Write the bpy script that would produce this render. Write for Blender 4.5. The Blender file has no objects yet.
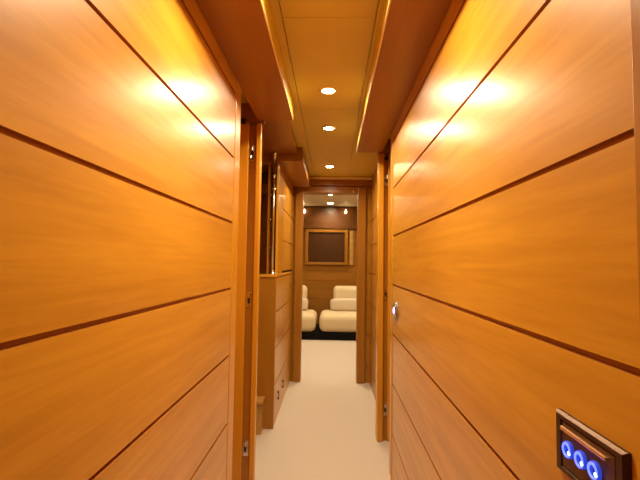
import bpy, bmesh, math, random
from mathutils import Matrix, Vector

S = bpy.context.scene
COL = S.collection
random.seed(4)
E = 1.17                      # eye height above the carpet; heights below are given from the floor

# ------------------------------------------------------------------ materials
def new_mat(name):
    m = bpy.data.materials.new(name); m.use_nodes = True
    nt = m.node_tree; nt.nodes.clear()
    out = nt.nodes.new('ShaderNodeOutputMaterial')
    b = nt.nodes.new('ShaderNodeBsdfPrincipled')
    nt.links.new(b.outputs[0], out.inputs[0])
    return m, nt, b

def wood(name, axis='Y', base=(.63, .300, .024), dark=(.43, .178, .009), rough=.38, board=None, coat=.5, contrast=1.0):
    """lacquered veneer: fine streaks run along `axis`; board=(z0, pitch) gives each board its own figure"""
    m, nt, b = new_mat(name); N = nt.nodes.new; L = nt.links.new
    geo = N('ShaderNodeNewGeometry'); sep = N('ShaderNodeSeparateXYZ'); L(geo.outputs['Position'], sep.inputs[0])
    comb = N('ShaderNodeCombineXYZ')
    names = 'XYZ'
    for i, c in enumerate(names):
        mul = N('ShaderNodeMath'); mul.operation = 'MULTIPLY'
        mul.inputs[1].default_value = 1.6 if c == axis else 26.0
        L(sep.outputs[c], mul.inputs[0])
        src = mul.outputs[0]
        if board and c == axis:
            s = N('ShaderNodeMath'); s.operation = 'SUBTRACT'; s.inputs[1].default_value = board[0]; L(sep.outputs['Z'], s.inputs[0])
            d = N('ShaderNodeMath'); d.operation = 'DIVIDE'; d.inputs[1].default_value = board[1]; L(s.outputs[0], d.inputs[0])
            f = N('ShaderNodeMath'); f.operation = 'FLOOR'; L(d.outputs[0], f.inputs[0])
            k = N('ShaderNodeMath'); k.operation = 'MULTIPLY'; k.inputs[1].default_value = 5.37; L(f.outputs[0], k.inputs[0])
            a = N('ShaderNodeMath'); a.operation = 'ADD'; L(src, a.inputs[0]); L(k.outputs[0], a.inputs[1])
            src = a.outputs[0]
        L(src, comb.inputs[i])
    n1 = N('ShaderNodeTexNoise'); n1.inputs['Scale'].default_value = 1.0; n1.inputs['Detail'].default_value = 7
    n1.inputs['Roughness'].default_value = .62; n1.inputs['Distortion'].default_value = .5
    n2 = N('ShaderNodeTexNoise'); n2.inputs['Scale'].default_value = .28; n2.inputs['Detail'].default_value = 3
    n2.inputs['Distortion'].default_value = .5
    n3 = N('ShaderNodeTexNoise'); n3.inputs['Scale'].default_value = 4.2; n3.inputs['Detail'].default_value = 3
    for n in (n1, n2, n3): L(comb.outputs[0], n.inputs['Vector'])
    mx = N('ShaderNodeMath'); mx.operation = 'MULTIPLY_ADD'; mx.inputs[1].default_value = .55; L(n1.outputs['Fac'], mx.inputs[0])
    m2 = N('ShaderNodeMath'); m2.operation = 'MULTIPLY'; m2.inputs[1].default_value = .30; L(n2.outputs['Fac'], m2.inputs[0])
    m3 = N('ShaderNodeMath'); m3.operation = 'MULTIPLY_ADD'; m3.inputs[1].default_value = .15
    L(n3.outputs['Fac'], m3.inputs[0]); L(m2.outputs[0], m3.inputs[2]); L(m3.outputs[0], mx.inputs[2])
    r = N('ShaderNodeValToRGB'); e = r.color_ramp.elements
    e[0].position = .5 - .22 / contrast; e[0].color = (*dark, 1)
    e[1].position = .5 + .16 / contrast; e[1].color = (*base, 1)
    L(mx.outputs[0], r.inputs[0]); L(r.outputs[0], b.inputs['Base Color'])
    b.inputs['Roughness'].default_value = rough; b.inputs['Specular IOR Level'].default_value = .3
    b.inputs['Coat Weight'].default_value = coat; b.inputs['Coat Roughness'].default_value = .24
    bp = N('ShaderNodeBump'); bp.inputs['Strength'].default_value = .035; bp.inputs['Distance'].default_value = .004
    L(n1.outputs['Fac'], bp.inputs['Height']); L(bp.outputs[0], b.inputs['Normal'])
    return m

def plain(name, col, rough=.5, metal=0.0, noise=.06, scale=60, bump=0.0, spec=.5):
    m, nt, b = new_mat(name); N = nt.nodes.new; L = nt.links.new
    tc = N('ShaderNodeTexCoord'); n = N('ShaderNodeTexNoise'); n.inputs['Scale'].default_value = scale; n.inputs['Detail'].default_value = 4
    L(tc.outputs['Object'], n.inputs['Vector'])
    r = N('ShaderNodeValToRGB')
    r.color_ramp.elements[0].position = .3; r.color_ramp.elements[1].position = .7
    r.color_ramp.elements[0].color = (*[c * (1 - noise) for c in col], 1)
    r.color_ramp.elements[1].color = (*[min(1, c * (1 + noise)) for c in col], 1)
    L(n.outputs['Fac'], r.inputs[0]); L(r.outputs[0], b.inputs['Base Color'])
    b.inputs['Roughness'].default_value = rough; b.inputs['Metallic'].default_value = metal
    b.inputs['Specular IOR Level'].default_value = spec
    if bump:
        bp = N('ShaderNodeBump'); bp.inputs['Strength'].default_value = bump; bp.inputs['Distance'].default_value = .004
        L(n.outputs['Fac'], bp.inputs['Height']); L(bp.outputs[0], b.inputs['Normal'])
    return m

def glow(name, col, strength):
    m, nt, b = new_mat(name)
    b.inputs['Base Color'].default_value = (*[min(.9, c) for c in col], 1)
    b.inputs['Emission Color'].default_value = (*col, 1)
    b.inputs['Emission Strength'].default_value = strength
    return m

def glass(name, col=(.9, .95, .92), rough=.02):
    m, nt, b = new_mat(name)
    b.inputs['Base Color'].default_value = (*col, 1); b.inputs['Transmission Weight'].default_value = 1
    b.inputs['Roughness'].default_value = rough; b.inputs['IOR'].default_value = 1.45
    return m

SC = .87                       # how close the near side walls stand
BOARD = .3063*SC
Z0L, Z0R = E + .1808*SC, E + .1737*SC          # one groove on each side; the others are multiples of BOARD away
M = {}
M['wall_l'] = wood('veneer_left', 'Y', board=(Z0L, BOARD), contrast=1.35)
M['wall_r'] = wood('veneer_right', 'Y', board=(Z0R, BOARD), contrast=1.35)
M['groove'] = wood('darker_groove', 'Y', base=(.42, .15, .014), dark=(.32, .10, .008), rough=.5, coat=.2)  # darker wood tone on the groove faces
M['wood_y'] = wood('veneer_along', 'Y')
M['wood_x'] = wood('veneer_across', 'X', base=(.42, .185, .012), dark=(.32, .125, .007), coat=.3)
M['post'] = wood('veneer_upright', 'Z', base=(.60, .275, .014), dark=(.50, .205, .008))
M['wood_aft'] = wood('veneer_aft', 'Y', base=(.42, .18, .012), dark=(.32, .125, .007), coat=.3)
M['post_dimmed'] = wood('veneer_upright_dimmed', 'Z', base=(.36, .150, .010), dark=(.28, .105, .006), coat=.3)  # same upright veneer, its colour darkened to look less lit
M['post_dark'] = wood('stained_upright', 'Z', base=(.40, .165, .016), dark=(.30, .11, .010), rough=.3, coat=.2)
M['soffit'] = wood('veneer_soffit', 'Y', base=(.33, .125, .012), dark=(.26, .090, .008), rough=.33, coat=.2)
M['end_wood'] = wood('veneer_saloon', 'X', base=(.30, .118, .007), dark=(.22, .082, .004), rough=.38, coat=.2, board=(.858, .32))
M['dark_wood'] = wood('dark_saloon_wood', 'X', base=(.13, .045, .006), dark=(.09, .028, .004), rough=.4, coat=.15)
M['pale_wood'] = wood('pale_veneer', 'X', base=(.46, .25, .06), dark=(.36, .18, .04), rough=.4, coat=.1)
M['ceiling'] = plain('cream_ceiling_panel', (.60, .435, .040), .5, noise=.02, scale=4)
M['ceiling_far'] = plain('saloon_ceiling_panel', (.80, .68, .46), .6, noise=.02, scale=4)
M['carpet'] = plain('cream_carpet', (.49, .41, .33), .95, noise=.07, scale=260, bump=.5, spec=.1)
M['fabric'] = plain('cream_upholstery', (.60, .475, .285), .85, noise=.04, scale=180, bump=.2, spec=.2)
M['fabric_pillow'] = plain('off_white_cushion', (.58, .48, .34), .9, noise=.04, scale=200, bump=.25, spec=.2)
M['black'] = plain('black_plinth', (.004, .003, .003), .7, noise=.1, spec=.1)
M['chrome'] = plain('chrome', (.80, .78, .74), .16, 1.0, noise=.02)
M['satin'] = plain('satin_silver', (.36, .34, .34), .35, .9, noise=.03)
M['blue_soft'] = glow('blue_indicator', (.28, .34, 1.0), 3.0)
M['dark_metal'] = plain('dark_slot', (.03, .025, .02), .4, .6)
M['bronze'] = plain('bronze_plate', (.085, .040, .018), .34, .75, noise=.08, scale=120)
M['bronze_in'] = plain('bronze_inset', (.13, .062, .022), .36, .7, noise=.08, scale=120)
M['bar'] = plain('brushed_bronze', (.80, .56, .36), .28, 1.0, noise=.04, scale=90)
M['smoked'] = plain('smoked_mirror', (.20, .11, .06), .10, .85, noise=.02)
M['tv'] = plain('dark_inset_panel', (.055, .019, .003), .35, .0, noise=.1, scale=8, spec=.25)
M['glass'] = glass('shelf_glass')
M['molding'] = plain('pale_molding', (.80, .58, .26), .35, noise=.02)
M['lens'] = glow('lamp_lens', (1, .83, .56), 190)
M['sconce'] = glow('sconce_lamp', (1, .72, .36), 22)
M['blue'] = glow('blue_ring', (.07, .10, 1.0), 2.6)
M['blue_dim'] = glow('blue_core', (.015, .03, .30), 1.2)
M['button_glint'] = glow('button_glint', (.55, .75, 1.0), 7)  # emission that stands in for the highlight on each button

# ------------------------------------------------------------------ mesh helpers
def box(bm, x0, x1, y0, y1, z0, z1):
    m = Matrix.Translation(((x0+x1)/2, (y0+y1)/2, (z0+z1)/2)) @ Matrix.Diagonal((abs(x1-x0), abs(y1-y0), abs(z1-z0), 1))
    return bmesh.ops.create_cube(bm, size=1, matrix=m)['verts']

def cyl(bm, p0, p1, r, seg=24, r2=None):
    p0, p1 = Vector(p0), Vector(p1); d = p1 - p0
    m = Matrix.Translation((p0+p1)/2) @ d.to_track_quat('Z', 'Y').to_matrix().to_4x4()
    bmesh.ops.create_cone(bm, cap_ends=True, segments=seg, radius1=r, radius2=r if r2 is None else r2, depth=d.length, matrix=m)

def lathe(bm, prof, origin, axis='Z', seg=32, closed=False):
    """prof: (radius, height) list; spun about `axis` through origin"""
    rings = []
    for r, h in prof:
        ring = []
        for i in range(seg):
            a = 2*math.pi*i/seg; c, s = r*math.cos(a), r*math.sin(a)
            v = {'Z': (c, s, h), 'X': (h, c, s), 'Y': (c, h, s)}[axis]
            ring.append(bm.verts.new(Vector(origin) + Vector(v)))
        rings.append(ring)
    pairs = list(zip(rings, rings[1:])) + ([(rings[-1], rings[0])] if closed else [])
    for a, b in pairs:
        for i in range(seg):
            j = (i+1) % seg
            bm.faces.new((a[i], a[j], b[j], b[i]))
    if not closed:
        bm.faces.new(rings[0]); bm.faces.new(rings[-1])

def prism(bm, pts, axis, a0, a1):
    """closed outline extruded along axis. axis 'Y': pts are (x, z); 'X': (y, z); 'Z': (x, y)"""
    def P(p, a): return {'Y': (p[0], a, p[1]), 'X': (a, p[0], p[1]), 'Z': (p[0], p[1], a)}[axis]
    A = [bm.verts.new(P(p, a0)) for p in pts]; B = [bm.verts.new(P(p, a1)) for p in pts]
    bm.faces.new(A); bm.faces.new(B)
    for i in range(len(pts)):
        j = (i+1) % len(pts); bm.faces.new((A[i], A[j], B[j], B[i]))

def link(name, bm, mat, parent=None, smooth=False, bevel=0, seg=2):
    bmesh.ops.remove_doubles(bm, verts=bm.verts, dist=1e-6)
    bmesh.ops.recalc_face_normals(bm, faces=bm.faces)
    me = bpy.data.meshes.new(name); bm.to_mesh(me); bm.free()
    me.materials.append(M[mat])
    o = bpy.data.objects.new(name, me); COL.objects.link(o)
    if smooth:
        for p in me.polygons: p.use_smooth = True
    if bevel:
        b = o.modifiers.new('bevel', 'BEVEL'); b.width = bevel; b.segments = seg; b.limit_method = 'ANGLE'; b.angle_limit = math.radians(50)
    if parent: attach(o, parent)
    return o

def attach(o, parent):
    """meshes are drawn in room coordinates; move them into the frame of their thing"""
    r = parent; base = Matrix.Identity(4)
    while r: base = r.matrix_basis @ base; r = r.parent
    o.data.transform(base.inverted()); o.parent = parent

def part(name, bxs, mat, parent=None, bevel=0, seg=2):
    bm = bmesh.new()
    for b in bxs: box(bm, *b)
    return link(name, bm, mat, parent, bevel=bevel, seg=seg)

def struct(o):
    o['kind'] = 'structure'; return o

def thing(name, loc, label, cat, group=None):
    o = bpy.data.objects.new(name, None); COL.objects.link(o); o.location = loc; o.empty_display_size = .05
    return tag(o, label, cat, group)

def tag(o, label, cat, group=None):
    o['label'] = label; o['category'] = cat
    if group: o['group'] = group
    return o

def children(o): return [c for c in bpy.data.objects if c.parent == o]
def copy_tree(o, parent=None):
    c = o.copy(); COL.objects.link(c)
    if parent is not None: c.parent = parent
    for ch in children(o): copy_tree(ch, c)
    return c

# ------------------------------------------------------------------ structure
XL, XR = -.4666*SC, .387*SC
XA = .387                     # side wall beyond the right doorway
HC = E + .852                        # corridor ceiling
GW, GD = .0050, .009                 # half width, depth of the grooves

def groove_outline(face, back, z0, z1, grooves):
    s = 1 if back > face else -1
    pts = [(face, z0)]
    for g in sorted(grooves):
        if z0 + .02 < g < z1 - .02:
            pts += [(face, g-GW), (face + s*GD, g-GW), (face + s*GD, g+GW), (face, g+GW)]
    return pts + [(face, z1), (back, z1), (back, z0)]

def grooved(name, face, back, axis, a0, a1, z0, z1, grooves, mat, parent=None):
    bm = bmesh.new(); prism(bm, groove_outline(face, back, z0, z1, grooves), axis, a0, a1)
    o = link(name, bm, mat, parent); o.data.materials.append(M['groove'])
    k = 0 if axis == 'Y' else 1
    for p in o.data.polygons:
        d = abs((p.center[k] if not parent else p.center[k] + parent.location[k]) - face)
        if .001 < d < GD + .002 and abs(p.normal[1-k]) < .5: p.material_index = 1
    return o

gl = [Z0L + k*BOARD for k in range(-5, 4)]
gr = [Z0R + k*BOARD for k in range(-5, 4)]
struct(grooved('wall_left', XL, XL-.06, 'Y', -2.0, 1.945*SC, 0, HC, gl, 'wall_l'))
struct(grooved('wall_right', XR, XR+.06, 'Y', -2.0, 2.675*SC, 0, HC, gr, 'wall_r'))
struct(grooved('wall_right_aft', XA, XA+.06, 'Y', 2.93, 4.2, 0, HC, [E+.414, E+.174, E-.10, E-.40, E-.71, E-1.02], 'wood_aft'))
struct(part('wall_back', [(-.53, .45, -2.06, -2.0, 0, HC)], 'wood_x'))

# upright trims that close the ends of the wall panelling
struct(part('trim_1', [(XL-.06, XL+.002, 1.948*SC, 2.06*SC, 0, HC)], 'post', bevel=.006, seg=3))
struct(part('trim_2', [(XR-.004, XR+.06, 2.678*SC, 2.70*SC, 0, HC), (XR, XR+.06, 2.702*SC, 2.80*SC, 0, HC)], 'post', bevel=.004, seg=3))
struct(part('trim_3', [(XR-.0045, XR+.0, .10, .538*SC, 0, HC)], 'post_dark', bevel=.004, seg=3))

# floor: corridor, side lobby and saloon share one carpet
struct(part('floor', [(-2.6, 2.2, -2.06, 7.46, -.05, 0)], 'carpet'))

# ceiling: panels with dark joints
bm = bmesh.new()
J = .0018
for y0, y1 in ((-2.0, .20), (.203, 1.414), (1.417, 2.28), (2.283, 4.2)):
    box(bm, -.183+J, .142-J, y0, y1, HC, HC+.03)
box(bm, -.60, -.183-J, -2.0, 4.2, HC, HC+.03)
box(bm, .142+J, .55, -2.0, 4.2, HC, HC+.03)
box(bm, -1.3, -.60, 1.9, 4.2, HC, HC+.03)
box(bm, -1.3, .55, -2.0, 4.2, HC+.012, HC+.05)
struct(link('ceiling', bm, 'ceiling'))

# hanging side soffits
def soffit(name, x0, x1, y0, y1, z0):
    return struct(part(name, [(x0, x1, y0, y1, z0, HC)], 'soffit', bevel=.003))
SO = E + .868*SC
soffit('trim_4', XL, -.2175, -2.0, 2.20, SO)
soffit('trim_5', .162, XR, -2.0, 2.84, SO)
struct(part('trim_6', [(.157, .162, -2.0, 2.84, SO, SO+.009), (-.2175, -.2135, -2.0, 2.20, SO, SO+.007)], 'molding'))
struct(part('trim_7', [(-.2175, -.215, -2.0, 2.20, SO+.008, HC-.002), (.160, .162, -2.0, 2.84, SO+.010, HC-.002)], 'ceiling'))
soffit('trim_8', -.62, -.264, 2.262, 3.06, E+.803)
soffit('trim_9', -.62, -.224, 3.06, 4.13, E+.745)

# ---- left doorway (recess with strike plates) --------------------------------
def strike_plates(door, x, y, heights):
    for z in heights:
        p = part('strike_plate', [(x-.0165, x+.0165, y-.006, y, z-.042, z+.042)], 'chrome', door, bevel=.003)
        part('strike_slot', [(x-.006, x+.006, y-.008, y-.005, z-.020, z+.012)], 'dark_metal', p)
        bm = bmesh.new(); cyl(bm, (x+.004, y-.012, z+.010), (x+.004, y-.012, z+.034), .006, 12)
        cyl(bm, (x-.004, y-.009, z-.032), (x-.004, y-.009, z-.016), .005, 12)
        link('strike_pin', bm, 'chrome', p, smooth=False)

d1 = bpy.data.objects.new('door_1', None); COL.objects.link(d1); d1.location = (-.44, 2.2, 0); struct(d1)
part('door_edge', [(-.57, -.452, 2.205, 2.26, 0, E+.747)], 'post', d1, bevel=.004)
part('rebate', [(-.452, -.411, 2.218, 2.26, 0, E+.735)], 'post_dark', d1)
part('jamb', [(-.411, -.384, 2.195, 2.235, 0, E+.742)], 'post', d1, bevel=.006, seg=3)
part('head', [(-.60, -.372, 2.206, 2.26, E+.748, HC)], 'soffit', d1)
part('closer', [(-.495, -.468, 2.185, 2.205, E+.735, E+.762)], 'dark_metal', d1, bevel=.003)
strike_plates(d1, -.434, 2.218, (E+.584, E-.200, E-.960))
struct(part('wall_recess', [(-.60, -.54, 1.70, 2.26, 0, HC), (-.54, XL-.06, 1.69, 1.74, 0, HC)], 'post'))

# ---- right doorway -----------------------------------------------------------
d2 = bpy.data.objects.new('door_2', None); COL.objects.link(d2); d2.location = (.35, 2.84, 0); struct(d2)
part('jamb', [(.310, .349, 2.835, 2.93, 0, E+.750)], 'post', d2, bevel=.006, seg=3)
part('rebate', [(.349, .388, 2.862, 2.93, 0, E+.750)], 'post_dark', d2)
part('door_edge', [(.3785, .46, 2.838, 2.862, 0, E+.750)], 'post', d2, bevel=.003)
part('head', [(.310, .45, 2.842, 2.93, E+.752, HC)], 'soffit', d2)
part('closer', [(.352, .376, 2.84, 2.862, E+.705, E+.732)], 'dark_metal', d2, bevel=.003)
strike_plates(d2, .366, 2.862, (E+.568, E-.203, E-.965))

struct(part('wall_recess_right', [(.45, .50, 2.30, 2.93, 0, HC), (XR+.06, .45, 2.325, 2.36, 0, HC)], 'post'))

# ---- side lobby --------------------------------------------------------------
struct(part('wall_lobby', [(-1.30, -1.24, 2.2, 4.26, 0, HC), (-1.24, -.57, 2.2, 2.26, 0, HC)], 'wood_y'))

# ---- far bulkhead with its doorway ------------------------------------------
bm = bmesh.new()
gb = [E+.414, E+.174, E-.10, E-.40, E-.71, E-1.02]
prism(bm, groove_outline(4.2, 4.28, 0, E+.765, gb), 'X', .335, 1.4)
prism(bm, groove_outline(4.2, 4.28, 0, E+.765, gb), 'X', -1.3, -.371)
box(bm, -1.3, 1.4, 4.2, 4.28, E+.765, E+1.05)
struct(link('wall_far', bm, 'wood_x'))
d3 = bpy.data.objects.new('door_3', None); COL.objects.link(d3); d3.location = (-.02, 4.2, 0); struct(d3)
part('jamb', [(-.371, -.294, 4.17, 4.30, 0, E+.765)], 'post_dimmed', d3, bevel=.005, seg=3)
part('jamb', [(.255, .335, 4.17, 4.30, 0, E+.765)], 'post_dimmed', d3, bevel=.005, seg=3)
part('head', [(-.294, .255, 4.172, 4.30, E+.700, E+.765)], 'post_dimmed', d3, bevel=.004)
bm = bmesh.new(); lathe(bm, [(.002, -.012), (.008, -.010), (.011, -.004), (.011, 0)], (.208, 4.172, E+.715), 'Y', 16)
link('door_catch', bm, 'chrome', d3, smooth=True)
bm = bmesh.new(); lathe(bm, [(.003, -.010), (.009, -.008), (.011, 0)], (-.378+.02, 4.17, E-.20), 'Y', 16)
link('door_latch', bm, 'chrome', d3, smooth=True)
struct(part('trim_10', [(-.395, XA, 4.150, 4.199, E+.770, E+.828)], 'soffit', bevel=.003))
struct(part('trim_11', [(-.395, XA, 4.10, 4.199, E+.829, E+.847)], 'molding', bevel=.003))

# left corridor side beyond the cabinet
struct(grooved('wall_left_aft', -.395, -.45, 'Y', 3.36, 4.2, E-.07, E+.744, [E+.43, E+.175], 'wood_y'))

# ---- saloon -------------------------------------------------------------------
HS = E + 1.0
YB = 7.40
struct(grooved('wall_saloon_end', YB, YB+.06, 'X', -2.6, 2.2, 0, HS, [.858, .54], 'end_wood'))
struct(part('wall_saloon_left', [(-2.6, -2.54, 4.28, YB, 0, HS)], 'end_wood'))
struct(part('wall_saloon_right', [(2.14, 2.2, 4.28, YB, 0, HS)], 'end_wood'))
struct(part('wall_saloon_fore', [(-2.6, -1.3, 4.22, 4.28, 0, HS), (1.4, 2.2, 4.22, 4.28, 0, HS)], 'end_wood'))
struct(part('ceiling_saloon', [(-2.6, 2.2, 4.28, YB+.06, HS, HS+.05)], 'ceiling_far'))
struct(part('trim_12', [(-2.54, 2.14, YB-.05, YB-.001, E+.60, E+.975)], 'dark_wood', bevel=.004))

# ------------------------------------------------------------------ things
LAMP = (1.0, .82, .54)
def make_downlight(x, y, z, label, group, energy, first=[None]):
    if first[0] is None:
        t = thing('downlight', (x, y, z), label, 'ceiling light', group)
        bm = bmesh.new(); lathe(bm, [(.030, -.001), (.030, -.006), (.036, -.008), (.043, -.004), (.044, .0), (.036, .0)], (x, y, z), 'Z', 36, closed=True)
        link('trim_ring', bm, 'molding', t, smooth=True)
        bm = bmesh.new(); lathe(bm, [(.029, -.003), (.029, 0)], (x, y, z), 'Z', 36)
        link('lens', bm, 'lens', t)
        first[0] = t
    else:
        t = copy_tree(first[0]); t.location = (x, y, z); tag(t, label, 'ceiling light', group)
    ld = bpy.data.lights.new('lamp', 'AREA'); ld.shape = 'DISK'; ld.size = .056; ld.energy = energy; ld.color = LAMP
    ld.spread = math.radians(155)
    lo = bpy.data.objects.new('lamp', ld); COL.objects.link(lo); lo.location = (x, y, z-.006)
    return t

WC, WS = 5.6, 5.5
gC = 'recessed downlights in the corridor ceiling'
make_downlight(-.028, 2.03, HC, 'largest and nearest round downlight in the corridor ceiling', gC, WC)
make_downlight(-.028, 2.61, HC, 'middle round downlight in the corridor ceiling', gC, WC)
make_downlight(-.028, 3.665, HC, 'farthest corridor downlight, just before the pale molding of the end doorway', gC, WC)
gS = 'recessed downlights in the saloon ceiling'
make_downlight(-.030, 6.08, HS, 'nearer of two downlights in the cream ceiling seen through the end doorway', gS, WS)
make_downlight(-.032, 7.0, HS, 'farther of two downlights in the cream ceiling, close to the end wall', gS, WS)
# lamps of the same rows that lie outside the picture
for o in bpy.data.objects:
    if o.get('group') == gS: o.scale = (1.5, 1.5, 1)
def lamp_only(x, y, z, e):
    make_downlight(x, y, z, 'round downlight in the ceiling outside the picture', 'downlights outside the picture', e)
for y, e in ((1.05, 10.0), (-1.1, .4)): lamp_only(-.030, y, HC, e)
for x in (-1.5, 1.3):
    for y in (5.2, 6.4): lamp_only(x, y, HS, WS)
lamp_only(-.03, 4.75, HS, 13.0)

# ---- control panels on the right wall ----------------------------------------
def make_panel(y, z, label):
    t = thing('control_panel', (XR, y, z), label, 'control panel')
    bm = bmesh.new(); w, h = .084*SC, .0485*SC
    x0 = XR + .0008
    # bevelled bezel, wide at the wall and narrower at its face
    out = [(-w, -h), (w, -h), (w, h), (-w, h)]
    def ring(k, x): return [bm.verts.new((x, y + a*k[0], z + b*k[1])) for a, b in out]
    r0 = ring((1, 1), x0); r1 = ring((1, 1), x0-.005); r2 = ring((.95, .92), x0-.009); r3 = ring((.80, .78), x0-.009); r4 = ring((.78, .75), x0-.006)
    for a, b in ((r0, r1), (r1, r2), (r2, r3), (r3, r4)):
        for i in range(4):
            j = (i+1) % 4; bm.faces.new((a[i], a[j], b[j], b[i]))
    bm.faces.new(r4); bm.faces.new(r0)
    link('bezel', bm, 'bronze', t)
    part('inset_plate', [(x0-.008, x0-.0055, y-.064*SC, y+.064*SC, z-.035*SC, z+.035*SC)], 'bronze_in', t, bevel=.001)
    part('metal_bar', [(x0-.0115, x0-.0075, y-.049*SC, y+.064*SC, z+.022*SC, z+.028*SC)], 'bar', t, bevel=.0015)
    for dy in (.0425*SC, .009*SC, -.024*SC):
        bm = bmesh.new(); lathe(bm, [(.013*SC, 0), (.013*SC, -.004), (.0125*SC, -.005), (.0075*SC, -.005), (.007, -.003), (.007, 0)], (x0-.0075, y+dy, z-.002*SC), 'X', 28)
        b = link('button', bm, 'blue_dim', t, smooth=False); b['label'] = 'round push button'
        bm = bmesh.new(); lathe(bm, [(.0075*SC, -.0048), (.0080*SC, -.0062), (.0110*SC, -.0062), (.0115*SC, -.0048)], (x0-.0075, y+dy, z-.002*SC), 'X', 28, closed=True)
        q = link('light_ring', bm, 'blue', b); q['label'] = 'glowing blue ring'
        bm = bmesh.new(); lathe(bm, [(.0018, -.0066), (.0026, -.0062), (.0026, -.004)], (x0-.0075, y+dy-.007, z-.0035), 'X', 12)
        link('glow_dot', bm, 'button_glint', b)  # highlight on the button, built as a small glowing dot
    return t
pz = E - .287*SC
p1 = make_panel(.647*SC, pz, 'bronze control panel with three blue-lit round buttons on the near right wall')
# small oval switch plate at the far end of the same wall
sw = thing('light_switch', (XR, 2.525*SC, E-.283*SC), 'small silvery oval switch plate with a bluish light, beside the right doorway', 'light switch')
def oval(rx, rz, x0, x1, cy, cz, seg=36):
    bm = bmesh.new()
    A = [bm.verts.new((x0, cy+rx*math.cos(2*math.pi*i/seg), cz+rz*math.sin(2*math.pi*i/seg))) for i in range(seg)]
    B = [bm.verts.new((x1, cy+rx*.88*math.cos(2*math.pi*i/seg), cz+rz*.88*math.sin(2*math.pi*i/seg))) for i in range(seg)]
    bm.faces.new(A); bm.faces.new(B)
    for i in range(seg):
        j = (i+1) % seg; bm.faces.new((A[i], A[j], B[j], B[i]))
    return bm
link('plate', oval(.074, .050, XR, XR-.009, 2.525*SC, E-.283*SC), 'satin', sw)
ro = link('rocker', oval(.043, .030, XR-.009, XR-.013, 2.525*SC, E-.280*SC), 'chrome', sw)
link('glow_dot', oval(.030, .016, XR-.013, XR-.0145, 2.525*SC, E-.278*SC), 'blue_soft', ro)

# ---- low cabinet on the left ---------------------------------------------------
cx0, cx1, cy0, cy1 = -1.20, -.395, 3.0, 4.165
cab = thing('cabinet', ((cx0+cx1)/2, (cy0+cy1)/2, 0), 'chest-high orange wood cabinet standing out from the left side of the corridor', 'cabinet')
part('body', [(cx0, cx1-.022, cy0+.012, cy1, .0, E-.112)], 'wood_y', cab)
part('end_panel', [(cx0, cx1, cy0, cy0+.02, .0, E-.112)], 'post_dimmed', cab, bevel=.003)
part('plinth', [(cx1-.022, cx1-.004, cy0+.02, cy1, 0, .05)], 'wood_y', cab)
part('worktop', [(cx0, cx1+.003, cy0-.006, cy1, E-.110, E-.090)], 'post', cab, bevel=.003)
for y0, y1 in ((cy0+.022, 3.458), (3.463, cy1-.004)):
    d = grooved('door', cx1, cx1-.02, 'Y', y0, y1, .055, E-.114, [E-.36, E-.616, E-.873], 'wood_y', cab)
    yk = y0 + .19 if y0 < 3.4 else y0 + .045
    bm = bmesh.new(); box(bm, cx1, cx1+.008, yk-.004, yk+.004, E-1.028, E-1.018); box(bm, cx1, cx1+.008, yk-.004, yk+.004, E-.982, E-.972); box(bm, cx1+.007, cx1+.012, yk-.005, yk+.005, E-1.032, E-.968)
    link('handle', bm, 'dark_metal', d, bevel=.001)

# ---- glass-shelved display above the cabinet ------------------------------------
wz = E - .090
dis = thing('display_cabinet', (-.8, 3.2, wz), 'tall dark display niche with a smoked mirror back, standing on the chest-high cabinet', 'display cabinet')
part('side_panel', [(-.413, -.395, 3.055, 3.355, wz, E+.72)], 'post', dis, bevel=.003)
part('back_mirror', [(-1.2, -.414, 3.34, 3.352, wz, E+.72)], 'smoked', dis)
part('side_panel', [(-1.22, -1.20, 3.055, 3.355, wz, E+.72)], 'post', dis)
part('top_panel', [(-1.22, -.395, 3.055, 3.355, E+.721, E+.744)], 'soffit', dis)
st = part('stile', [(-.474, -.456, 3.050, 3.070, wz, E+.72)], 'post_dark', dis, bevel=.002)
for h in (E+.585, E+.255, E+.05):
    part('shelf', [(-1.198, -.415, 3.075, 3.338, h-.004, h+.004)], 'glass', dis)
for h in (E+.49, E+.31, E+.105):
    bm = bmesh.new(); lathe(bm, [(.002, -.014), (.007, -.012), (.008, -.006), (.005, 0)], (-.452, 3.052, h), 'Y', 16)
    link('shelf_pin', bm, 'chrome', dis, smooth=True)

# chrome pole in front of the display
pl = thing('chrome_pole', (-.426, 3.022, wz), 'slim upright chrome pole at the front corner of the cabinet top', 'pole')
bm = bmesh.new(); cyl(bm, (-.426, 3.022, wz), (-.426, 3.022, E+.80), .0075, 20); link('rod', bm, 'chrome', pl, smooth=True)
bm = bmesh.new(); lathe(bm, [(.024, 0), (.024, .006), (.014, .014), (.010, .030), (.0075, .034)], (-.426, 3.022, wz), 'Z', 24); link('foot_flange', bm, 'chrome', pl, smooth=True)
bm = bmesh.new(); lathe(bm, [(.0075, -.05), (.014, -.040), (.017, -.020), (.020, -.004), (.020, 0)], (-.426, 3.022, E+.80), 'Z', 24); link('top_flange', bm, 'chrome', pl, smooth=True)
for h in (E+.63, E+.53):
    bm = bmesh.new(); lathe(bm, [(.0075, -.010), (.012, -.008), (.012, .008), (.0075, .010)], (-.426, 3.022, h), 'Z', 20); link('collar', bm, 'chrome', pl, smooth=True)

# pale step in the side lobby
stp = thing('step', (-.83, 2.93, 0), 'pale low step in the side lobby, half hidden in front of the cabinet', 'step')
part('riser', [(-1.2, -.466, 2.90, 2.998, 0, .205)], 'pale_wood', stp, bevel=.003)
part('tread', [(-1.2, -.456, 2.88, 2.998, .206, .228)], 'pale_wood', stp, bevel=.004)

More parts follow.
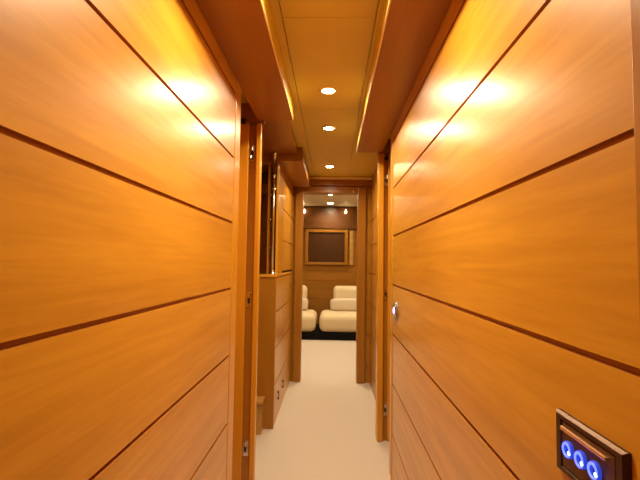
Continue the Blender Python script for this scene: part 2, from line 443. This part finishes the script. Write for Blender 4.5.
# ---- saloon furniture -----------------------------------------------------------
pln = tag(part('plinth', [(-2.2, 1.9, 6.43, 7.39, 0, .108)], 'black', bevel=.006),
          'long low black plinth under the two cream lounge chairs', 'plinth')
PZ = .108
def pillow_mesh(bm, cx, cy, cz, w, t, h, tilt, exp=2.6, n=28, m=16):
    """soft cushion: superellipsoid, thicker in the middle"""
    rot = Matrix.Rotation(tilt, 3, 'X'); rows = []
    def sg(v, e): return math.copysign(abs(v)**e, v)
    for i in range(m+1):
        ph = -math.pi/2 + math.pi*i/m; row = []
        for j in range(n):
            th = 2*math.pi*j/n
            x = w/2*sg(math.cos(ph), .35)*sg(math.cos(th), .35)
            z = h/2*sg(math.cos(ph), .35)*sg(math.sin(th), .35)
            y = t/2*sg(math.sin(ph), .8)
            row.append(bm.verts.new(rot @ Vector((x, y, z)) + Vector((cx, cy, cz))))
        rows.append(row)
    for a, b in zip(rows, rows[1:]):
        for i in range(n):
            k = (i+1) % n
            try: bm.faces.new((a[i], a[k], b[k], b[i]))
            except ValueError: pass

def soft_block(name, x0, x1, y0, y1, z0, z1, bev, mat, parent, tilt=0.0, crown=0.0, seg=8):
    bm = bmesh.new(); box(bm, x0, x1, y0, y1, z0, z1)
    bmesh.ops.bevel(bm, geom=list(bm.edges)+list(bm.verts), offset=bev, segments=seg, profile=.5, affect='EDGES')
    bmesh.ops.subdivide_edges(bm, edges=[e for e in bm.edges if e.calc_length() > .12], cuts=6, use_grid_fill=True)
    cx, cy = (x0+x1)/2, (y0+y1)/2
    for v in bm.verts:
        if crown and v.co.z > (z0+z1)/2:
            u = max(0, 1-((v.co.x-cx)/((x1-x0)/2))**2)*max(0, 1-((v.co.y-cy)/((y1-y0)/2))**2); v.co.z += crown*u
        v.co.y += tilt*(v.co.z-z0)
    return link(name, bm, mat, parent, smooth=True)

def lounge_chair(seat_x0, seat_x1, back_x0, back_x1, label):
    t = thing('lounge_chair', ((seat_x0+seat_x1)/2, 6.8, PZ), label, 'armchair', 'cream lounge chairs in the saloon')
    soft_block('seat', seat_x0, seat_x1, 6.42, 7.16, PZ+.002, PZ+.275, .09, 'fabric', t, crown=.012)
    soft_block('backrest', back_x0, back_x1, 6.98, 7.18, PZ+.22, E-.385, .075, 'fabric', t, tilt=.16)
    part('frame', [(seat_x0+.12, seat_x1-.12, 6.52, 7.12, PZ, PZ+.05)], 'black', t)
    return t
lounge_chair(-.178, .80, .035, .60, 'cream upholstered lounge chair on the right in the end doorway, left side visible')
lounge_chair(-1.21, -.232, -.98, -.405, 'cream upholstered lounge chair on the left, mostly hidden by the doorway jamb')
def cushion(cx, w, label):
    bm = bmesh.new(); pillow_mesh(bm, cx, 6.905, PZ+.382, w, .15, .21, -.14)
    o = link('cushion', bm, 'fabric_pillow', smooth=True)
    return tag(o, label, 'cushion', 'lumbar cushions on the lounge chairs')
cushion(.31, .65, 'off-white lumbar cushion on the right lounge chair')
cushion(-.695, .64, 'off-white lumbar cushion on the left lounge chair')

# framed dark panel on the end wall
fy = YB
fp = thing('framed_panel', (-.10, fy, E-.03), 'wide dark panel in a wooden frame on the wall above the chairs', 'wall panel')
bm = bmesh.new()
fx0, fx1, fz0, fz1 = -.470, .280, E-.035, E+.585
for b in ((fx0, fx0+.052, fz0, fz1), (fx1-.052, fx1, fz0, fz1), (fx0+.052, fx1-.052, fz0, fz0+.045), (fx0+.052, fx1-.052, fz1-.05, fz1)):
    box(bm, b[0], b[1], fy-.045, fy, b[2], b[3])
link('frame', bm, 'end_wood', fp, bevel=.004)
part('dark_panel', [(fx0+.05, fx1-.05, fy-.018, fy-.004, fz0+.04, fz1-.045)], 'tv', fp)
# pale slatted panel
bl = thing('slatted_panel', (.35, fy, E-.03), 'narrow pale slatted panel on the wall right of the framed dark panel', 'wall panel')
part('backing', [(.300, .41, fy-.012, fy, E-.035, E+.585)], 'end_wood', bl)
bm = bmesh.new()
for k in range(5):
    z = E-.03 + k*.122; box(bm, .315, .375, fy-.024, fy-.012, z, z+.116)
link('slats', bm, 'pale_wood', bl, bevel=.003)

# wall lamps
def sconce(x, label):
    y = YB - .051; z = E + .895
    t = thing('wall_lamp', (x, y, z), label, 'wall lamp', 'drop-shaped wall lamps')
    bm = bmesh.new(); lathe(bm, [(.002, -.012), (.016, -.010), (.018, 0)], (x, y, z+.045), 'Y', 18); link('wall_plate', bm, 'chrome', t, smooth=True)
    bm = bmesh.new(); cyl(bm, (x, y-.010, z+.045), (x, y-.055, z+.045), .005, 12); link('arm', bm, 'chrome', t, smooth=True)
    bm = bmesh.new(); lathe(bm, [(.002, .034), (.006, .026), (.012, .008), (.016, -.008), (.014, -.021), (.007, -.029), (.0015, -.031)], (x, y-.055, z), 'Z', 22)
    link('shade', bm, 'sconce', t, smooth=True)
    return t
sconce(-.485, 'left of two small glowing drop-shaped wall lamps in the saloon')
sconce(.235, 'right of two small glowing drop-shaped wall lamps in the saloon')

# ------------------------------------------------------------------ camera
q = (.02858, .05403, .01413)
R = Matrix.Rotation(q[0], 4, 'Z') @ Matrix.Rotation(math.pi/2+q[1], 4, 'X') @ Matrix.Rotation(q[2], 4, 'Z')
cd = bpy.data.cameras.new('camera'); cam = bpy.data.objects.new('camera', cd); COL.objects.link(cam)
cam.matrix_world = Matrix.Translation((0, 0, E)) @ R
cd.sensor_width = 36; cd.lens = 420/640*36; cd.clip_start = .02
S.camera = cam

w = bpy.data.worlds.new('world'); S.world = w; w.use_nodes = True
w.node_tree.nodes['Background'].inputs[0].default_value = (.01, .008, .006, 1)
w.node_tree.nodes['Background'].inputs[1].default_value = .3
S.view_settings.view_transform = 'Standard'; S.view_settings.look = 'None'
S.view_settings.gamma = 1; S.view_settings.use_curve_mapping = False
S.view_settings.exposure = 0.46
S.cycles.use_denoising = True
S.cycles.max_bounces = 16; S.cycles.diffuse_bounces = 10; S.cycles.glossy_bounces = 8
